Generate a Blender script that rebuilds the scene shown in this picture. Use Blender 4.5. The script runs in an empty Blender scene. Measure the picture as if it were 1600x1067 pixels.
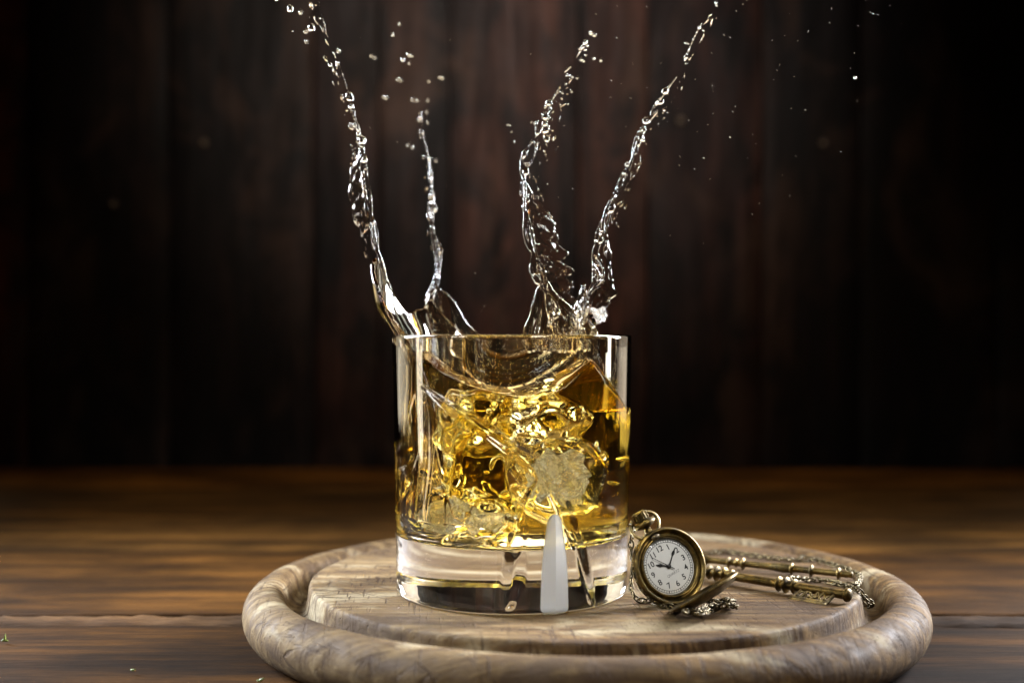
import bpy, bmesh, math, random
import numpy as np
from mathutils import Vector, Matrix, noise as mnoise

random.seed(7)
rng = np.random.default_rng(11)
S = 0.01                       # everything below is written in centimetres
C = bpy.context.scene.collection
sc = bpy.context.scene
PI = math.pi

# ------------------------------------------------------------------ camera
EYE = Vector((0.0, -42.3, 10.7)); FPX = 1930.0; YH = 522.0
cam = bpy.data.cameras.new('camera'); camo = bpy.data.objects.new('camera', cam); C.objects.link(camo)
camo.location = EYE * S
camo.rotation_euler = (math.radians(90) - math.atan((533.3 - YH) / FPX), 0, 0)
cam.sensor_width = 36; cam.lens = 36 * FPX / 1600
cam.clip_start = 0.01; cam.clip_end = 50
cam.dof.use_dof = True; cam.dof.focus_distance = 41.0 * S; cam.dof.aperture_fstop = 6.3
sc.camera = camo

def W(x, y, Y=0.0):
    """photo pixel -> world point (cm) at world depth Y"""
    d = Y - EYE.y
    return Vector(((x - 800) / FPX * d, Y, EYE.z - (y - YH) / FPX * d))
def G(x, y, z):
    """photo pixel -> world point (cm) on the horizontal plane at height z"""
    d = FPX * (EYE.z - z) / (y - YH)
    return Vector(((x - 800) / FPX * d, d + EYE.y, z))

# ------------------------------------------------------------------ render + light
sc.render.engine = 'CYCLES'
cy = sc.cycles
cy.use_denoising = True
cy.max_bounces = 20; cy.transmission_bounces = 18; cy.glossy_bounces = 6; cy.diffuse_bounces = 4
cy.transparent_max_bounces = 8; cy.volume_bounces = 0
cy.caustics_reflective = True; cy.caustics_refractive = True
cy.blur_glossy = 0.4; cy.sample_clamp_indirect = 15.0
sc.view_settings.view_transform = 'Standard'; sc.view_settings.look = 'None'
sc.view_settings.exposure = 0.0; sc.view_settings.gamma = 1.0; sc.view_settings.use_curve_mapping = False

wd = bpy.data.worlds.new('World'); sc.world = wd; wd.use_nodes = True
wd.node_tree.nodes['Background'].inputs[0].default_value = (0.5, 0.55, 0.7, 1)
wd.node_tree.nodes['Background'].inputs[1].default_value = 0.0015

def area(name, loc, target, sx, sy, power, col, spread=180):
    l = bpy.data.lights.new(name, 'AREA'); l.shape = 'RECTANGLE'
    l.size = sx * S; l.size_y = sy * S; l.energy = power; l.color = col
    l.spread = math.radians(spread)
    o = bpy.data.objects.new(name, l); C.objects.link(o)
    o.location = Vector(loc) * S
    o.rotation_euler = (Vector(target) - Vector(loc)).to_track_quat('-Z', 'Y').to_euler()
    return o
area('softbox_or_fill', (-48, 20, 40), (0, 0, 24), 14, 46, 7.2, (0.80, 0.88, 1.0), 66)
area('softbox_or_fill', (46, 22, 37), (1, 0, 24), 10, 46, 6.6, (0.90, 0.93, 1.0), 62)
area('softbox_or_fill', (4, 52, 54), (0, 20, 0), 60, 12, 1.0, (1.0, 0.82, 0.56), 120)
area('softbox_or_fill', (-56, 6, 12), (0, 0, 8), 4, 24, .11, (1.0, 0.86, 0.62), 100)  # added dim strip with no seen source, for thin bright glass edges
area('softbox_or_fill', (58, 12, 16), (0, 0, 8), 5, 20, .20, (1.0, 0.93, 0.82), 100)  # second added strip, brightens the glass edges from the right
area('softbox_or_fill', (-50, 42, 22), (0, 0, 10), 26, 40, .11, (1.0, 0.86, 0.62), 100)  # added dim panel, fills the amber liquid from behind left
area('softbox_or_fill', (50, 42, 22), (0, 0, 10), 26, 40, .11, (1.0, 0.82, 0.60), 100)  # added dim panel on the right, fills the liquid and glass sides
area('softbox_or_fill', (22, -44, 48), (4, -1, 3), 12, 12, .22, (1.0, 0.97, 0.93), 50)
area('softbox_or_fill', (-40, -30, 34), (-6, 0, 3), 14, 14, .16, (0.93, 0.96, 1.0), 50)  # added front-left fill, brightens the frosted cut
area('softbox_or_fill', (0, -46, 60), (-1, 61, 38), 14, 14, .28, (1.0, 0.88, 0.80), 34)  # added narrow spot standing in for light spilling onto the upper wall

# ------------------------------------------------------------------ scene helpers
def tag(o, label=None, cat=None, group=None, kind=None):
    if label: o['label'] = label
    if cat: o['category'] = cat
    if group: o['group'] = group
    if kind: o['kind'] = kind
    return o
def thing(name, label, cat, loc=(0, 0, 0), group=None):
    o = bpy.data.objects.new(name, None); C.objects.link(o)
    o.empty_display_size = 0.01
    o.location = Vector(loc) * S
    return tag(o, label, cat, group)
def link(name, me, parent=None, mat=None, smooth=True):
    if mat is not None and not me.materials: me.materials.append(mat)
    if smooth and len(me.polygons): me.polygons.foreach_set('use_smooth', [True] * len(me.polygons))
    o = bpy.data.objects.new(name, me); C.objects.link(o)
    if parent: o.parent = parent
    return o
def mesh(name, vs, fs):
    me = bpy.data.meshes.new(name)
    me.from_pydata([tuple(Vector(v) * S) for v in vs], [], fs); me.update()
    return me
def np_mesh(name, V, Q):
    """fast mesh of quads, V in cm"""
    me = bpy.data.meshes.new(name)
    V = np.asarray(V, np.float32) * S; Q = np.asarray(Q, np.int32)
    me.vertices.add(len(V)); me.vertices.foreach_set('co', V.ravel())
    me.loops.add(len(Q) * 4); me.loops.foreach_set('vertex_index', Q.ravel())
    me.polygons.add(len(Q)); me.polygons.foreach_set('loop_start', np.arange(len(Q), dtype=np.int32) * 4)
    me.update(calc_edges=True); me.validate()
    return me
def lathe(name, prof, segs=48, fn=None, closed=False):
    """prof: list of (r, z); axis Z. ends with r==0 are closed by tiny rings"""
    n = len(prof); vs = []; fs = []
    for i in range(segs):
        a = 2 * PI * i / segs
        for k, (r, z) in enumerate(prof):
            if fn: r, z = fn(a, k, r, z)
            vs.append((r * math.cos(a), r * math.sin(a), z))
    m = n if closed else n - 1
    for i in range(segs):
        j = (i + 1) % segs
        for k in range(m):
            l = (k + 1) % n
            fs.append((i * n + k, j * n + k, j * n + l, i * n + l))
    me = mesh(name, vs, fs)
    bm = bmesh.new(); bm.from_mesh(me)
    bmesh.ops.remove_doubles(bm, verts=bm.verts, dist=1e-7)
    bmesh.ops.recalc_face_normals(bm, faces=bm.faces)
    bm.to_mesh(me); bm.free()
    return me
def frames(pts, closed=False):
    out = []; n = len(pts); up = Vector((0, 0, 1)); prev = None
    for i, p in enumerate(pts):
        if closed: t = pts[(i + 1) % n] - pts[i - 1]
        else: t = pts[min(i + 1, n - 1)] - pts[max(i - 1, 0)]
        t = t.normalized()
        if prev is None:
            a = up if abs(t.dot(up)) < .9 else Vector((1, 0, 0))
            u = t.cross(a).normalized()
        else:
            u = (prev - t * prev.dot(t)).normalized()
        prev = u; out.append((u, t.cross(u)))
    return out
def tube(name, pts, rad, segs=8, closed=False, cap=True):
    pts = [Vector(p) for p in pts]
    r = rad if callable(rad) else (lambda i: rad)
    vs = []; fs = []; n = len(pts)
    for i, (p, (u, v)) in enumerate(zip(pts, frames(pts, closed))):
        for k in range(segs):
            a = 2 * PI * k / segs
            vs.append(p + (u * math.cos(a) + v * math.sin(a)) * r(i))
    for i in range(n if closed else n - 1):
        j = (i + 1) % n
        for k in range(segs):
            l = (k + 1) % segs
            fs.append((i * segs + k, i * segs + l, j * segs + l, j * segs + k))
    if not closed and cap:
        fs.append(tuple(range(segs))[::-1]); fs.append(tuple((n - 1) * segs + k for k in range(segs)))
    return mesh(name, vs, fs)
def join_meshes(name, mes):
    bm = bmesh.new()
    for m in mes: bm.from_mesh(m)
    me = bpy.data.meshes.new(name); bm.to_mesh(me); bm.free(); return me
def xform(me, M):
    """M is in centimetres"""
    T = Matrix.Diagonal((S, S, S, 1)); me.transform(T @ M @ T.inverted()); return me
def catmull(pts, n=8):
    P = [Vector(p) for p in pts]; out = []
    for i in range(len(P) - 1):
        a = P[max(i - 1, 0)]; b = P[i]; c = P[i + 1]; d = P[min(i + 2, len(P) - 1)]
        for k in range(n):
            t = k / n
            out.append(.5 * ((2 * b) + (c - a) * t + (2 * a - 5 * b + 4 * c - d) * t * t + (3 * b - a - 3 * c + d) * t ** 3))
    out.append(P[-1]); return out

# ------------------------------------------------------------------ materials
class N:
    def __init__(s, name):
        s.m = bpy.data.materials.new(name); s.m.use_nodes = True; s.t = s.m.node_tree
        s.t.nodes.clear(); s.out = s.t.nodes.new('ShaderNodeOutputMaterial')
    def n(s, ty, ins=None, **kw):
        x = s.t.nodes.new('ShaderNode' + ty)
        for k, v in kw.items(): setattr(x, k, v)
        for k, v in (ins or {}).items():
            if hasattr(v, 'links') or isinstance(v, bpy.types.NodeSocket): s.t.links.new(v, x.inputs[k])
            else: x.inputs[k].default_value = v
        return x
    def L(s, a, b): s.t.links.new(a, b)
    def ramp(s, fac, stops):
        x = s.t.nodes.new('ShaderNodeValToRGB'); e = x.color_ramp.elements
        while len(e) < len(stops): e.new(0.5)
        for q, (p, c) in zip(e, stops):
            q.position = p; q.color = (*c, 1) if len(c) == 3 else c
        s.L(fac, x.inputs[0]); return x.outputs[0]
    def mix(s, f, a, b, blend='MIX'):
        x = s.t.nodes.new('ShaderNodeMix'); x.data_type = 'RGBA'; x.blend_type = blend
        for k, v in ((0, f), (6, a), (7, b)):
            if isinstance(v, bpy.types.NodeSocket): s.L(v, x.inputs[k])
            else: x.inputs[k].default_value = v if k == 0 or len(v) == 4 else (*v, 1)
        return x.outputs[2]
    def noise(s, vec, scale, detail=6, rough=.6, dist=0.0):
        return s.n('TexNoise', {'Vector': vec, 'Scale': scale, 'Detail': detail, 'Roughness': rough, 'Distortion': dist}).outputs[0]
    def mapping(s, vec, scale=(1, 1, 1), rot=(0, 0, 0), loc=None):
        x = s.n('Mapping', {'Vector': vec, 'Scale': scale, 'Rotation': rot})
        if loc is not None:
            if isinstance(loc, bpy.types.NodeSocket): s.L(loc, x.inputs['Location'])
            else: x.inputs['Location'].default_value = loc
        return x.outputs[0]
    def math(s, op, a, b=0.0):
        x = s.n('Math', operation=op)
        for k, v in ((0, a), (1, b)):
            if isinstance(v, bpy.types.NodeSocket): s.L(v, x.inputs[k])
            else: x.inputs[k].default_value = v
        return x.outputs[0]
    def bump(s, h, strength, dist, normal=None):
        x = s.n('Bump', {'Height': h, 'Strength': strength, 'Distance': dist})
        if normal is not None: s.L(normal, x.inputs['Normal'])
        return x.outputs[0]
    def surf(s, o): s.L(o, s.out.inputs['Surface']); return s.m

def wood_table(name, dark, mid, light, axis=0, scale=1.0, rough=(.38, .6), spec=.12, patch=.75, worn=None):
    a = N(name); co = a.n('TexCoord').outputs['Object']; oi = a.n('ObjectInfo')
    rnd = a.n('CombineXYZ', {0: a.math('MULTIPLY', oi.outputs['Random'], 31.0), 1: a.math('MULTIPLY', oi.outputs['Random'], 17.0), 2: 3.0}).outputs[0]
    st = [(6, 70, 70), (70, 70, 6)][axis]
    v = a.mapping(co, tuple(q * scale for q in st), loc=rnd)
    warp = a.noise(a.mapping(co, tuple(q * .35 * scale for q in st), loc=rnd), 1.6, 4, .55, .6)
    g1 = a.noise(v, 1.0, 8, .62, .5)
    g2 = a.noise(a.mapping(co, tuple(q * 4.5 * scale for q in st), loc=rnd), 1.3, 6, .7)
    col = a.ramp(a.math('ADD', a.math('MULTIPLY', g1, .6), a.math('MULTIPLY', warp, .45)),
                 [(.30, dark), (.50, mid), (.68, light), (.8, mid)])
    col = a.mix(a.ramp(g2, [(.42, (0, 0, 0)), (.70, (.7, .7, .7))]), col, tuple(c * .45 for c in dark), 'MIX')
    col = a.mix(1.0, col, oi.outputs['Color'], 'MULTIPLY')
    pat = a.noise(a.mapping(co, (9, 14, 9), loc=rnd), 1.0, 5, .6)
    col = a.mix(a.ramp(pat, [(.42, (0, 0, 0)), (.60, (patch,) * 3)]), col, a.mix(.75, col, (0, 0, 0)))
    if worn:
        wn = a.noise(a.mapping(co, (13, 13, 7), loc=(2, 5, 1)), 1.0, 5, .62, .8)
        col = a.mix(a.ramp(wn, [(.52, (0, 0, 0)), (.66, (.8, .8, .8))]), col, worn)
        wn2 = a.noise(a.mapping(co, (30, 30, 16), loc=(9, 1, 4)), 1.0, 4, .6, .4)
        col = a.mix(a.ramp(wn2, [(.36, (.85, .85, .85)), (.50, (0, 0, 0))]), col, tuple(c * .6 for c in dark))
    h = a.math('ADD', a.math('MULTIPLY', g1, 1.0), a.math('MULTIPLY', g2, .8))
    b = a.bump(h, .6, .0012)
    p = a.n('BsdfPrincipled', {'Base Color': col, 'Normal': b, 'Specular IOR Level': spec,
            'Roughness': a.ramp(g2, [(.3, (rough[0],) * 3), (.7, (rough[1],) * 3)])})
    return a.surf(p.outputs[0])
M_table = wood_table('oiled_brown_wood', (.008, .0038, .0011), (.052, .0255, .0062), (.150, .074, .018), rough=(.55, .8), spec=.035)
M_edge = wood_table('splintered_wood', (.025, .013, .006), (.09, .052, .024), (.20, .125, .06), rough=(.6, .85), spec=.05)
M_wall = wood_table('dark_stained_wood', (.010, .008, .0075), (.030, .018, .015), (.13, .058, .034), axis=1, scale=.42, rough=(.5, .8), spec=.3, patch=.6, worn=(.075, .040, .026))

def board_mat():
    a = N('worn_pale_wood'); co = a.n('TexCoord').outputs['Object']
    warpv = a.n('VectorMath', {0: co, 1: a.n('VectorMath', {0: a.n('TexNoise', {'Vector': co, 'Scale': 14.0, 'Detail': 3.0}).outputs['Color'], 1: (.003, .003, .003)}, operation='MULTIPLY').outputs[0]}, operation='ADD').outputs[0]
    grain = a.noise(a.mapping(warpv, (11, 330, 150), rot=(0, 0, 0)), 1.0, 8, .68, .15)
    fine = a.noise(a.mapping(co, (110, 2000, 1200)), 1.0, 4, .7)
    blot = a.noise(a.mapping(co, (18, 46, 60)), 1.0, 6, .62, .5)
    blot2 = a.noise(a.mapping(co, (95, 120, 160), loc=(3, 1, 7)), 1.0, 6, .72, .5)
    blot3 = a.noise(a.mapping(co, (14, 18, 20), loc=(8, 4, 2)), 1.0, 4, .6)
    col = a.ramp(grain, [(.30, (.045, .024, .010)), (.47, (.100, .063, .027)), (.68, (.175, .122, .060))])
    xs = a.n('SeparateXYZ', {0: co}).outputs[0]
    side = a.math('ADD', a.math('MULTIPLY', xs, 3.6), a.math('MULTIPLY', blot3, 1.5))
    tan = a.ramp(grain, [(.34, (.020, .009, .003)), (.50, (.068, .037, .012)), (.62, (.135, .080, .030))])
    col = a.mix(a.ramp(side, [(.40, (0, 0, 0)), (.86, (.95, .95, .95))]), col, tan)  # darker, warmer right half: light falloff put into the colour, beside the bleached left
    col = a.mix(a.ramp(blot, [(.38, (.8, .8, .8)), (.49, (0, 0, 0))]), col, (.040, .024, .013))
    col = a.mix(a.ramp(blot, [(.54, (0, 0, 0)), (.63, (.7, .7, .7))]), col, (.26, .215, .135))
    col = a.mix(a.ramp(blot2, [(.38, (.6, .6, .6)), (.50, (0, 0, 0))]), col, (.07, .043, .024))
    col = a.mix(a.math('MULTIPLY', a.ramp(fine, [(.55, (0, 0, 0)), (.72, (1, 1, 1))]), .35), col, (.09, .06, .04))
    turn = lambda q: a.mapping(co, (1, 1, 1), rot=(0, 0, q))
    sc1 = a.noise(a.mapping(turn(.12), (70, 1000, 30)), 1.0, 2, .5)
    sc2 = a.noise(a.mapping(turn(1.50), (80, 900, 30)), 1.0, 2, .5)
    sc3 = a.noise(a.mapping(turn(.80), (60, 1200, 30)), 1.0, 2, .5)
    cut = a.math('MAXIMUM', a.math('MAXIMUM', sc1, sc2), sc3)
    cm = a.math('MULTIPLY', a.ramp(cut, [(.605, (0, 0, 0)), (.66, (1, 1, 1))]), a.ramp(blot3, [(.40, (.25, .25, .25)), (.52, (1, 1, 1))]))
    col = a.mix(a.math('MULTIPLY', cm, .85), col, (.030, .015, .007))
    pits = a.n('TexVoronoi', {'Vector': co, 'Scale': 520.0, 'Randomness': 1.0}).outputs['Distance']
    pm = a.math('MULTIPLY', a.ramp(pits, [(.10, (1, 1, 1)), (.24, (0, 0, 0))]), a.ramp(blot2, [(.47, (0, 0, 0)), (.56, (1, 1, 1))]))
    col = a.mix(a.math('MULTIPLY', pm, .85), col, (.045, .028, .018))
    h = a.math('SUBTRACT', a.math('MULTIPLY', grain, .9), a.math('ADD', cm, pm))
    b = a.bump(h, .6, .0005)
    b = a.bump(blot2, .25, .0010, b)
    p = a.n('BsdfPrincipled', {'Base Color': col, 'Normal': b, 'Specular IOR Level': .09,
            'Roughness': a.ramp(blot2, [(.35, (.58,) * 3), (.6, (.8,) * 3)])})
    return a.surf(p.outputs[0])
M_board = board_mat()

def glassy(name, ior, rough=0.0, absorb=None, dens=0.0, col=(1, 1, 1, 1), bump=None):
    a = N(name)
    ins = {'Color': col, 'Roughness': rough, 'IOR': ior}
    if bump:
        co = a.n('TexCoord').outputs['Object']
        ins['Normal'] = a.bump(a.noise(co, bump[0], bump[3], .55, .5), bump[1], bump[2])
    g = a.n('BsdfGlass', ins)
    if absorb:
        v = a.n('VolumeAbsorption', {'Color': (*absorb, 1), 'Density': dens})
        a.L(v.outputs[0], a.out.inputs['Volume'])
    return a.surf(g.outputs[0])
M_glass = glassy('clear_glass', 1.52)
M_whisky = glassy('amber_spirit', 1.36, absorb=(.972, .84, .08), dens=42.0)
M_splash = glassy('thin_amber_spirit', 1.36, absorb=(.95, .74, .14), dens=190.0)
M_jet = glassy('clear_spirit', 1.36, absorb=(.95, .80, .45), dens=60.0)
M_lig = glassy('warm_lit_golden_spirit', 1.36, absorb=(.85, .55, .10), dens=900.0)  # warm light and motion blur put into the golden colour
def frosted():
    a = N('frosted_cut_glass')
    g = a.n('BsdfGlass', {'Color': (.95, .97, 1, 1), 'Roughness': .38, 'IOR': 1.5})
    t = a.n('BsdfTranslucent', {'Color': (.8, .81, .82, 1)}); d = a.n('BsdfDiffuse', {'Color': (.86, .86, .85, 1)})
    m1 = a.n('MixShader', {0: .55, 1: t.outputs[0], 2: d.outputs[0]}); m2 = a.n('MixShader', {0: .56, 1: g.outputs[0], 2: m1.outputs[0]})
    return a.surf(m2.outputs[0])
M_frost = frosted()
def thin_glass():
    a = N('thin_watch_crystal'); f = a.n('Fresnel', {'IOR': 1.5}).outputs[0]
    m = a.n('MixShader', {0: f, 1: a.n('BsdfTransparent', {'Color': (.97, .98, .98, 1)}).outputs[0], 2: a.n('BsdfGlossy', {'Roughness': .03}).outputs[0]})
    return a.surf(m.outputs[0])
M_crystal = thin_glass()
def icemat():
    a = N('cracked_ice'); co = a.n('TexCoord').outputs['Object']
    n1 = a.noise(co, 260, 8, .7, 1.2); n2 = a.noise(co, 330, 7, .75, 1.5)
    b = a.bump(a.noise(co, 150, 2, .4, .3), .8, .004, a.bump(n1, .7, .0012))
    g = a.n('BsdfGlass', {'Color': (.99, .99, .98, 1), 'Roughness': .03, 'IOR': 1.31, 'Normal': b})
    f = a.n('BsdfGlass', {'Color': (1, 1, 1, 1), 'Roughness': .42, 'IOR': 1.31, 'Normal': b})
    t = a.n('BsdfTranslucent', {'Color': (.95, .93, .9, 1), 'Normal': b})
    m1 = a.n('MixShader', {0: .5, 1: f.outputs[0], 2: t.outputs[0]})
    m2 = a.n('MixShader', {0: a.ramp(n2, [(.46, (.05,) * 3), (.60, (.55,) * 3)]), 1: g.outputs[0], 2: m1.outputs[0]})
    return a.surf(m2.outputs[0])
M_ice = icemat()
def brassmat(name, lite, dark, thr=.5, sc_=240):
    a = N(name); co = a.n('TexCoord').outputs['Object']; geo = a.n('NewGeometry')
    n1 = a.noise(co, sc_, 6, .65); n2 = a.noise(co, sc_ * 6, 4, .6)
    f = a.ramp(n1, [(thr - .12, (0, 0, 0)), (thr + .14, (1, 1, 1))])
    col = a.mix(f, dark, lite)
    b = a.bump(n2, .25, .0002)
    p = a.n('BsdfPrincipled', {'Base Color': col, 'Metallic': 1.0, 'Roughness': a.ramp(n1, [(.35, (.55,) * 3), (.65, (.30,) * 3)]), 'Normal': b})
    return a.surf(p.outputs[0])
M_brass = brassmat('antique_brass', (.20, .135, .042), (.038, .027, .011), .52)
M_brassd = brassmat('dark_brass', (.30, .23, .10), (.07, .055, .035), .5)
M_chain = brassmat('tarnished_chain_brass', (.12, .09, .04), (.035, .028, .016), .5)
def plain(name, col, rough=.5, metal=0.0, spec=.5, nz=0.08):
    a = N(name); co = a.n('TexCoord').outputs['Object']
    c = a.mix(a.noise(co, 300, 4), tuple(x * (1 - nz) for x in col), tuple(min(1, x * (1 + nz)) for x in col))
    return a.surf(a.n('BsdfPrincipled', {'Base Color': c, 'Roughness': rough, 'Metallic': metal, 'Specular IOR Level': spec}).outputs[0])
M_dial = plain('cream_dial', (.72, .70, .66), .45)
M_ink = plain('black_ink', (.018, .016, .015), .5)
M_grey = plain('grey_ink', (.25, .24, .23), .5)
M_hand = plain('blackened_steel', (.03, .028, .026), .35, .6)
M_herb = plain('fresh_green_leaf', (.10, .13, .015), .5, nz=.3)
M_nail = plain('dull_nail_steel', (.26, .20, .15), .5, 1.0)

# ------------------------------------------------------------------ table and wall
ZB = 1.9                                     # top of the round board above the table
def plank_mesh(name, x0, x1, y0, y1, z0, z1, bev=.25, nx=90, ny=6, seed=0, amp=.05):
    """plank lying in XY with top at z1; its long edges wander and are worn round"""
    vs = []; fs = []
    prof = [(0, z0), (0, z1 - bev), (bev * .3, z1 - bev * .3), (bev, z1)] + \
           [(bev + (y1 - y0 - 2 * bev) * k / ny, z1) for k in range(1, ny)] + \
           [(y1 - y0 - bev, z1), (y1 - y0 - bev * .3, z1 - bev * .3), (y1 - y0, z1 - bev), (y1 - y0, z0)]
    m = len(prof)
    for i in range(nx + 1):
        x = x0 + (x1 - x0) * i / nx
        for k, (u, z) in enumerate(prof):
            w = mnoise.noise(Vector((x * .35, k * .25 + seed * 9.1, seed))) * amp
            w2 = mnoise.noise(Vector((x * .07, k * .3, seed * 3.3 + 5))) * amp * 1.4
            e = 1.0 if k in (1, 2, m - 3, m - 2) else .35
            vs.append((x, y0 + u + (w * e * 1.6 if k <= 3 or k >= m - 4 else 0), z + (w * e + w2 * .5 if z > z0 else 0)))
    for i in range(nx):
        for k in range(m):
            l = (k + 1) % m
            fs.append((i * m + k, i * m + l, (i + 1) * m + l, (i + 1) * m + k))
    fs.append(tuple(range(m))[::-1]); fs.append(tuple(nx * m + k for k in range(m)))
    me = mesh(name, vs, fs)
    bm = bmesh.new(); bm.from_mesh(me); bmesh.ops.recalc_face_normals(bm, faces=bm.faces); bm.to_mesh(me); bm.free()
    return me
table = thing('wooden_table', 'dark brown wooden table top of wide planks under the round board', 'table', (0, 25, 0))
tag(table, kind='structure')
edges = [-44.5, -31.5, -19.6, -7.2, 5.05, 18.6, 31.2, 44.2, 57.0]
tints = [(.55, .50, .42), (.55, .50, .42), (.55, .48, .40), (.55, .46, .36), (.95, .8, .62), (1.25, 1.15, 1.05), (.85, .75, .6), (1.3, 1.0, .62)]  # near planks darker: weaker light there is put into their colour
for i in range(len(edges) - 1):
    dz = random.uniform(-.06, .05)
    g = .18 if i != 3 else .6
    me = plank_mesh('plank', -90, 90, edges[i], edges[i + 1] - g, -2.2, dz, seed=i + 1, amp=.10 if i == 3 else .06, nx=220, bev=.22)
    # cm -> the table's own frame
    xform(me, Matrix.Translation((0, -25, 0)))
    o = link('plank', me, table, M_table); o.color = (*tints[i], 1)
# the chipped pale edge of the plank that runs under the board
vs = []; fs = []; nx = 260
for i in range(nx + 1):
    x = -60 + 120 * i / nx
    e = mnoise.noise(Vector((x * .25, 2, 2))) * .5 + mnoise.noise(Vector((x * 1.1, 5, 2))) * .25
    ya, yb = 4.42 - 1.5 - .5 * e, 4.42 + .03 * e
    for k in range(9):
        t = k / 8; y = ya + (yb - ya) * t
        n = mnoise.noise(Vector((x * 1.3, y * 3.5, 1))) * .10 + mnoise.noise(Vector((x * 4, y * 8, 4))) * .05
        vs.append((x, y - 25, .02 + math.sin(PI * t) * .12 + n * math.sin(PI * t) * 1.3 - (.12 if k in (0, 8) else 0)))
for i in range(nx):
    for k in range(8): fs.append((i * 9 + k, (i + 1) * 9 + k, (i + 1) * 9 + k + 1, i * 9 + k + 1))
o = link('splintered_edge', mesh('splintered_edge', vs, fs), table, M_edge); o.color = (.62, .52, .42, 1)

wall = thing('plank_wall', 'dark stained wall of upright wooden planks behind the table', 'wall', (0, 61, -40))
tag(wall, kind='structure')
YW = 61.0
cuts = [-420, -170, 45, 265, 490, 592, 703, 903, 1012, 1190, 1345, 1560, 1780, 2000]
wt = [(.6, .5, .5), (1.3, .6, .5), (.55, .6, .62), (.75, .80, .80), (1.0, .82, .78), (.65, .62, .66), (1.25, 1.0, .95), (1.25, .95, .85),
      (1.05, .82, .82), (.62, .66, .72), (.5, .52, .56), (.4, .42, .46), (.9, .65, .4)]
planks = []
for i in range(len(cuts) - 1):
    a = (cuts[i] - 800) / FPX * (YW - EYE.y); b = (cuts[i + 1] - 800) / FPX * (YW - EYE.y)
    me = plank_mesh('plank', -12, 120, a, b - .06, -2.0, 0, bev=.14, nx=40, seed=i + 20, amp=.08)
    # lay upright: local x -> world z, y -> world x, top faces the camera
    R = Matrix(((0, 1, 0, 0), (0, 0, -1, 0), (1, 0, 0, 0), (0, 0, 0, 1)))
    xform(me, Matrix.Translation((0, random.uniform(-.15, .15), 0)) @ R)
    bm = bmesh.new(); bm.from_mesh(me); bmesh.ops.recalc_face_normals(bm, faces=bm.faces); bm.to_mesh(me); bm.free()
    o = link('plank', me, wall, M_wall); o.color = (*wt[i], 1); o.location = (0, 0, .4)
    planks.append(o)
nail = lathe('nail_head', [(0, -.1), (.26, -.1), (.28, .02), (.2, .09), (0, .12)], 12)
for (x, y, pi) in [(320, 225, 3), (178, 320, 2), (1285, 225, 9), (1063, 190, 8), (318, -60, 3)]:
    p = W(x, y, YW)
    me = nail.copy(); xform(me, Matrix.Rotation(PI / 2, 4, 'X'))
    o = link('nail_head', me, planks[pi], M_nail)
    o.location = (p.x * S, -.28 * S, (p.z + 40 - 40) * S)

# ------------------------------------------------------------------ round board
BX, BY = 2.54, 2.6
R0 = 9.72
prof = [(0, 0), (11.0, 0)]
for k in range(0, 13):                       # rounded outer rim
    a = -PI / 2 + PI * k / 12
    prof.append((11.18 + .93 * math.cos(a) * 1.0, .93 + .93 * math.sin(a)))
prof += [(10.98, 1.83), (10.78, 1.70), (10.66, 1.48), (10.60, 1.25), (10.52, 1.08), (10.38, .97), (10.18, .93), (10.02, .97), (9.92, 1.08), (9.86, 1.35),
         (9.82, 1.65), (9.79, 1.81), (9.74, 1.875), (9.66, 1.90), (9.4, 1.90)]
prof += [(9.4 * (1 - k / 12), 1.90) for k in range(1, 13)]
def bfn(a, k, r, z):
    n = mnoise.noise(Vector((math.cos(a) * 2.2, math.sin(a) * 2.2, k * .08)))
    n2 = mnoise.noise(Vector((math.cos(a) * 9, math.sin(a) * 9, k * .3)))
    if r > 9.45 and z > .01: return r + .05 * n + .018 * n2, z + .02 * n2
    return r, z
bme = lathe('round_board', prof, 320, bfn)
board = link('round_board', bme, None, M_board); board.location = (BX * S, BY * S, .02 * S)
tag(board, 'round worn wooden board with a carved groove and thick rounded rim', 'cutting board')
ZB = 1.92

# ------------------------------------------------------------------ tumbler
GL = thing('whiskey_tumbler', 'clear heavy based cut glass tumbler standing on the round board', 'glass', (0, 0, ZB))
def rout(z):                                 # outer radius by height above the board
    return 3.93 + .16 * z / 8.75
def px_on_glass(x, y):
    th = 0.0; r = 3.98
    for _ in range(30):
        d = -EYE.y - r * math.cos(th)
        th = math.asin(max(-1, min(1, (x - 800) / FPX * d / r)))
    return th, EYE.z - (y - YH) / FPX * d - ZB
def gcurve(pts):
    out = []
    P = catmull([(x, y, w) for x, y, w in pts], 10)
    for p in P:
        th, z = px_on_glass(p.x, p.y); out.append((th * 3.95, z, p.z))
    return np.array(out)
grooves = [gcurve([(664, 604, .06), (700, 633, .18), (760, 672, .25), (806, 704, .28), (838, 728, .30), (868, 768, .32), (888, 812, .30), (900, 850, .22)]),
           gcurve([(860, 720, .06), (838, 760, .16), (818, 800, .22), (808, 850, .32), (803, 900, .36), (797, 935, .28), (789, 962, .05)]),
           gcurve([(836, 722, .05), (866, 752, .14), (888, 800, .16), (904, 850, .20), (917, 900, .22), (926, 935, .18), (934, 957, .04)])]
nz = 230; nth = 560
zz = []
prof = []
for k in range(9): prof.append((3.3 * k / 9, .10 if k < 8 else .06))
for k in range(7):
    a = -PI / 2 + PI / 2 * k / 6
    prof.append((rout(.2) - .30 + .30 * math.cos(a), .22 + .22 * math.sin(a)))
n0 = len(prof)
for k in range(1, nz): prof.append((rout(.22 + 8.45 * k / nz), .22 + 8.45 * k / nz))
n1 = len(prof)
for k in range(7):
    a = PI * k / 6
    prof.append((rout(8.7) - .085 + .085 * math.cos(a), 8.68 + .085 * math.sin(a)))
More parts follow.
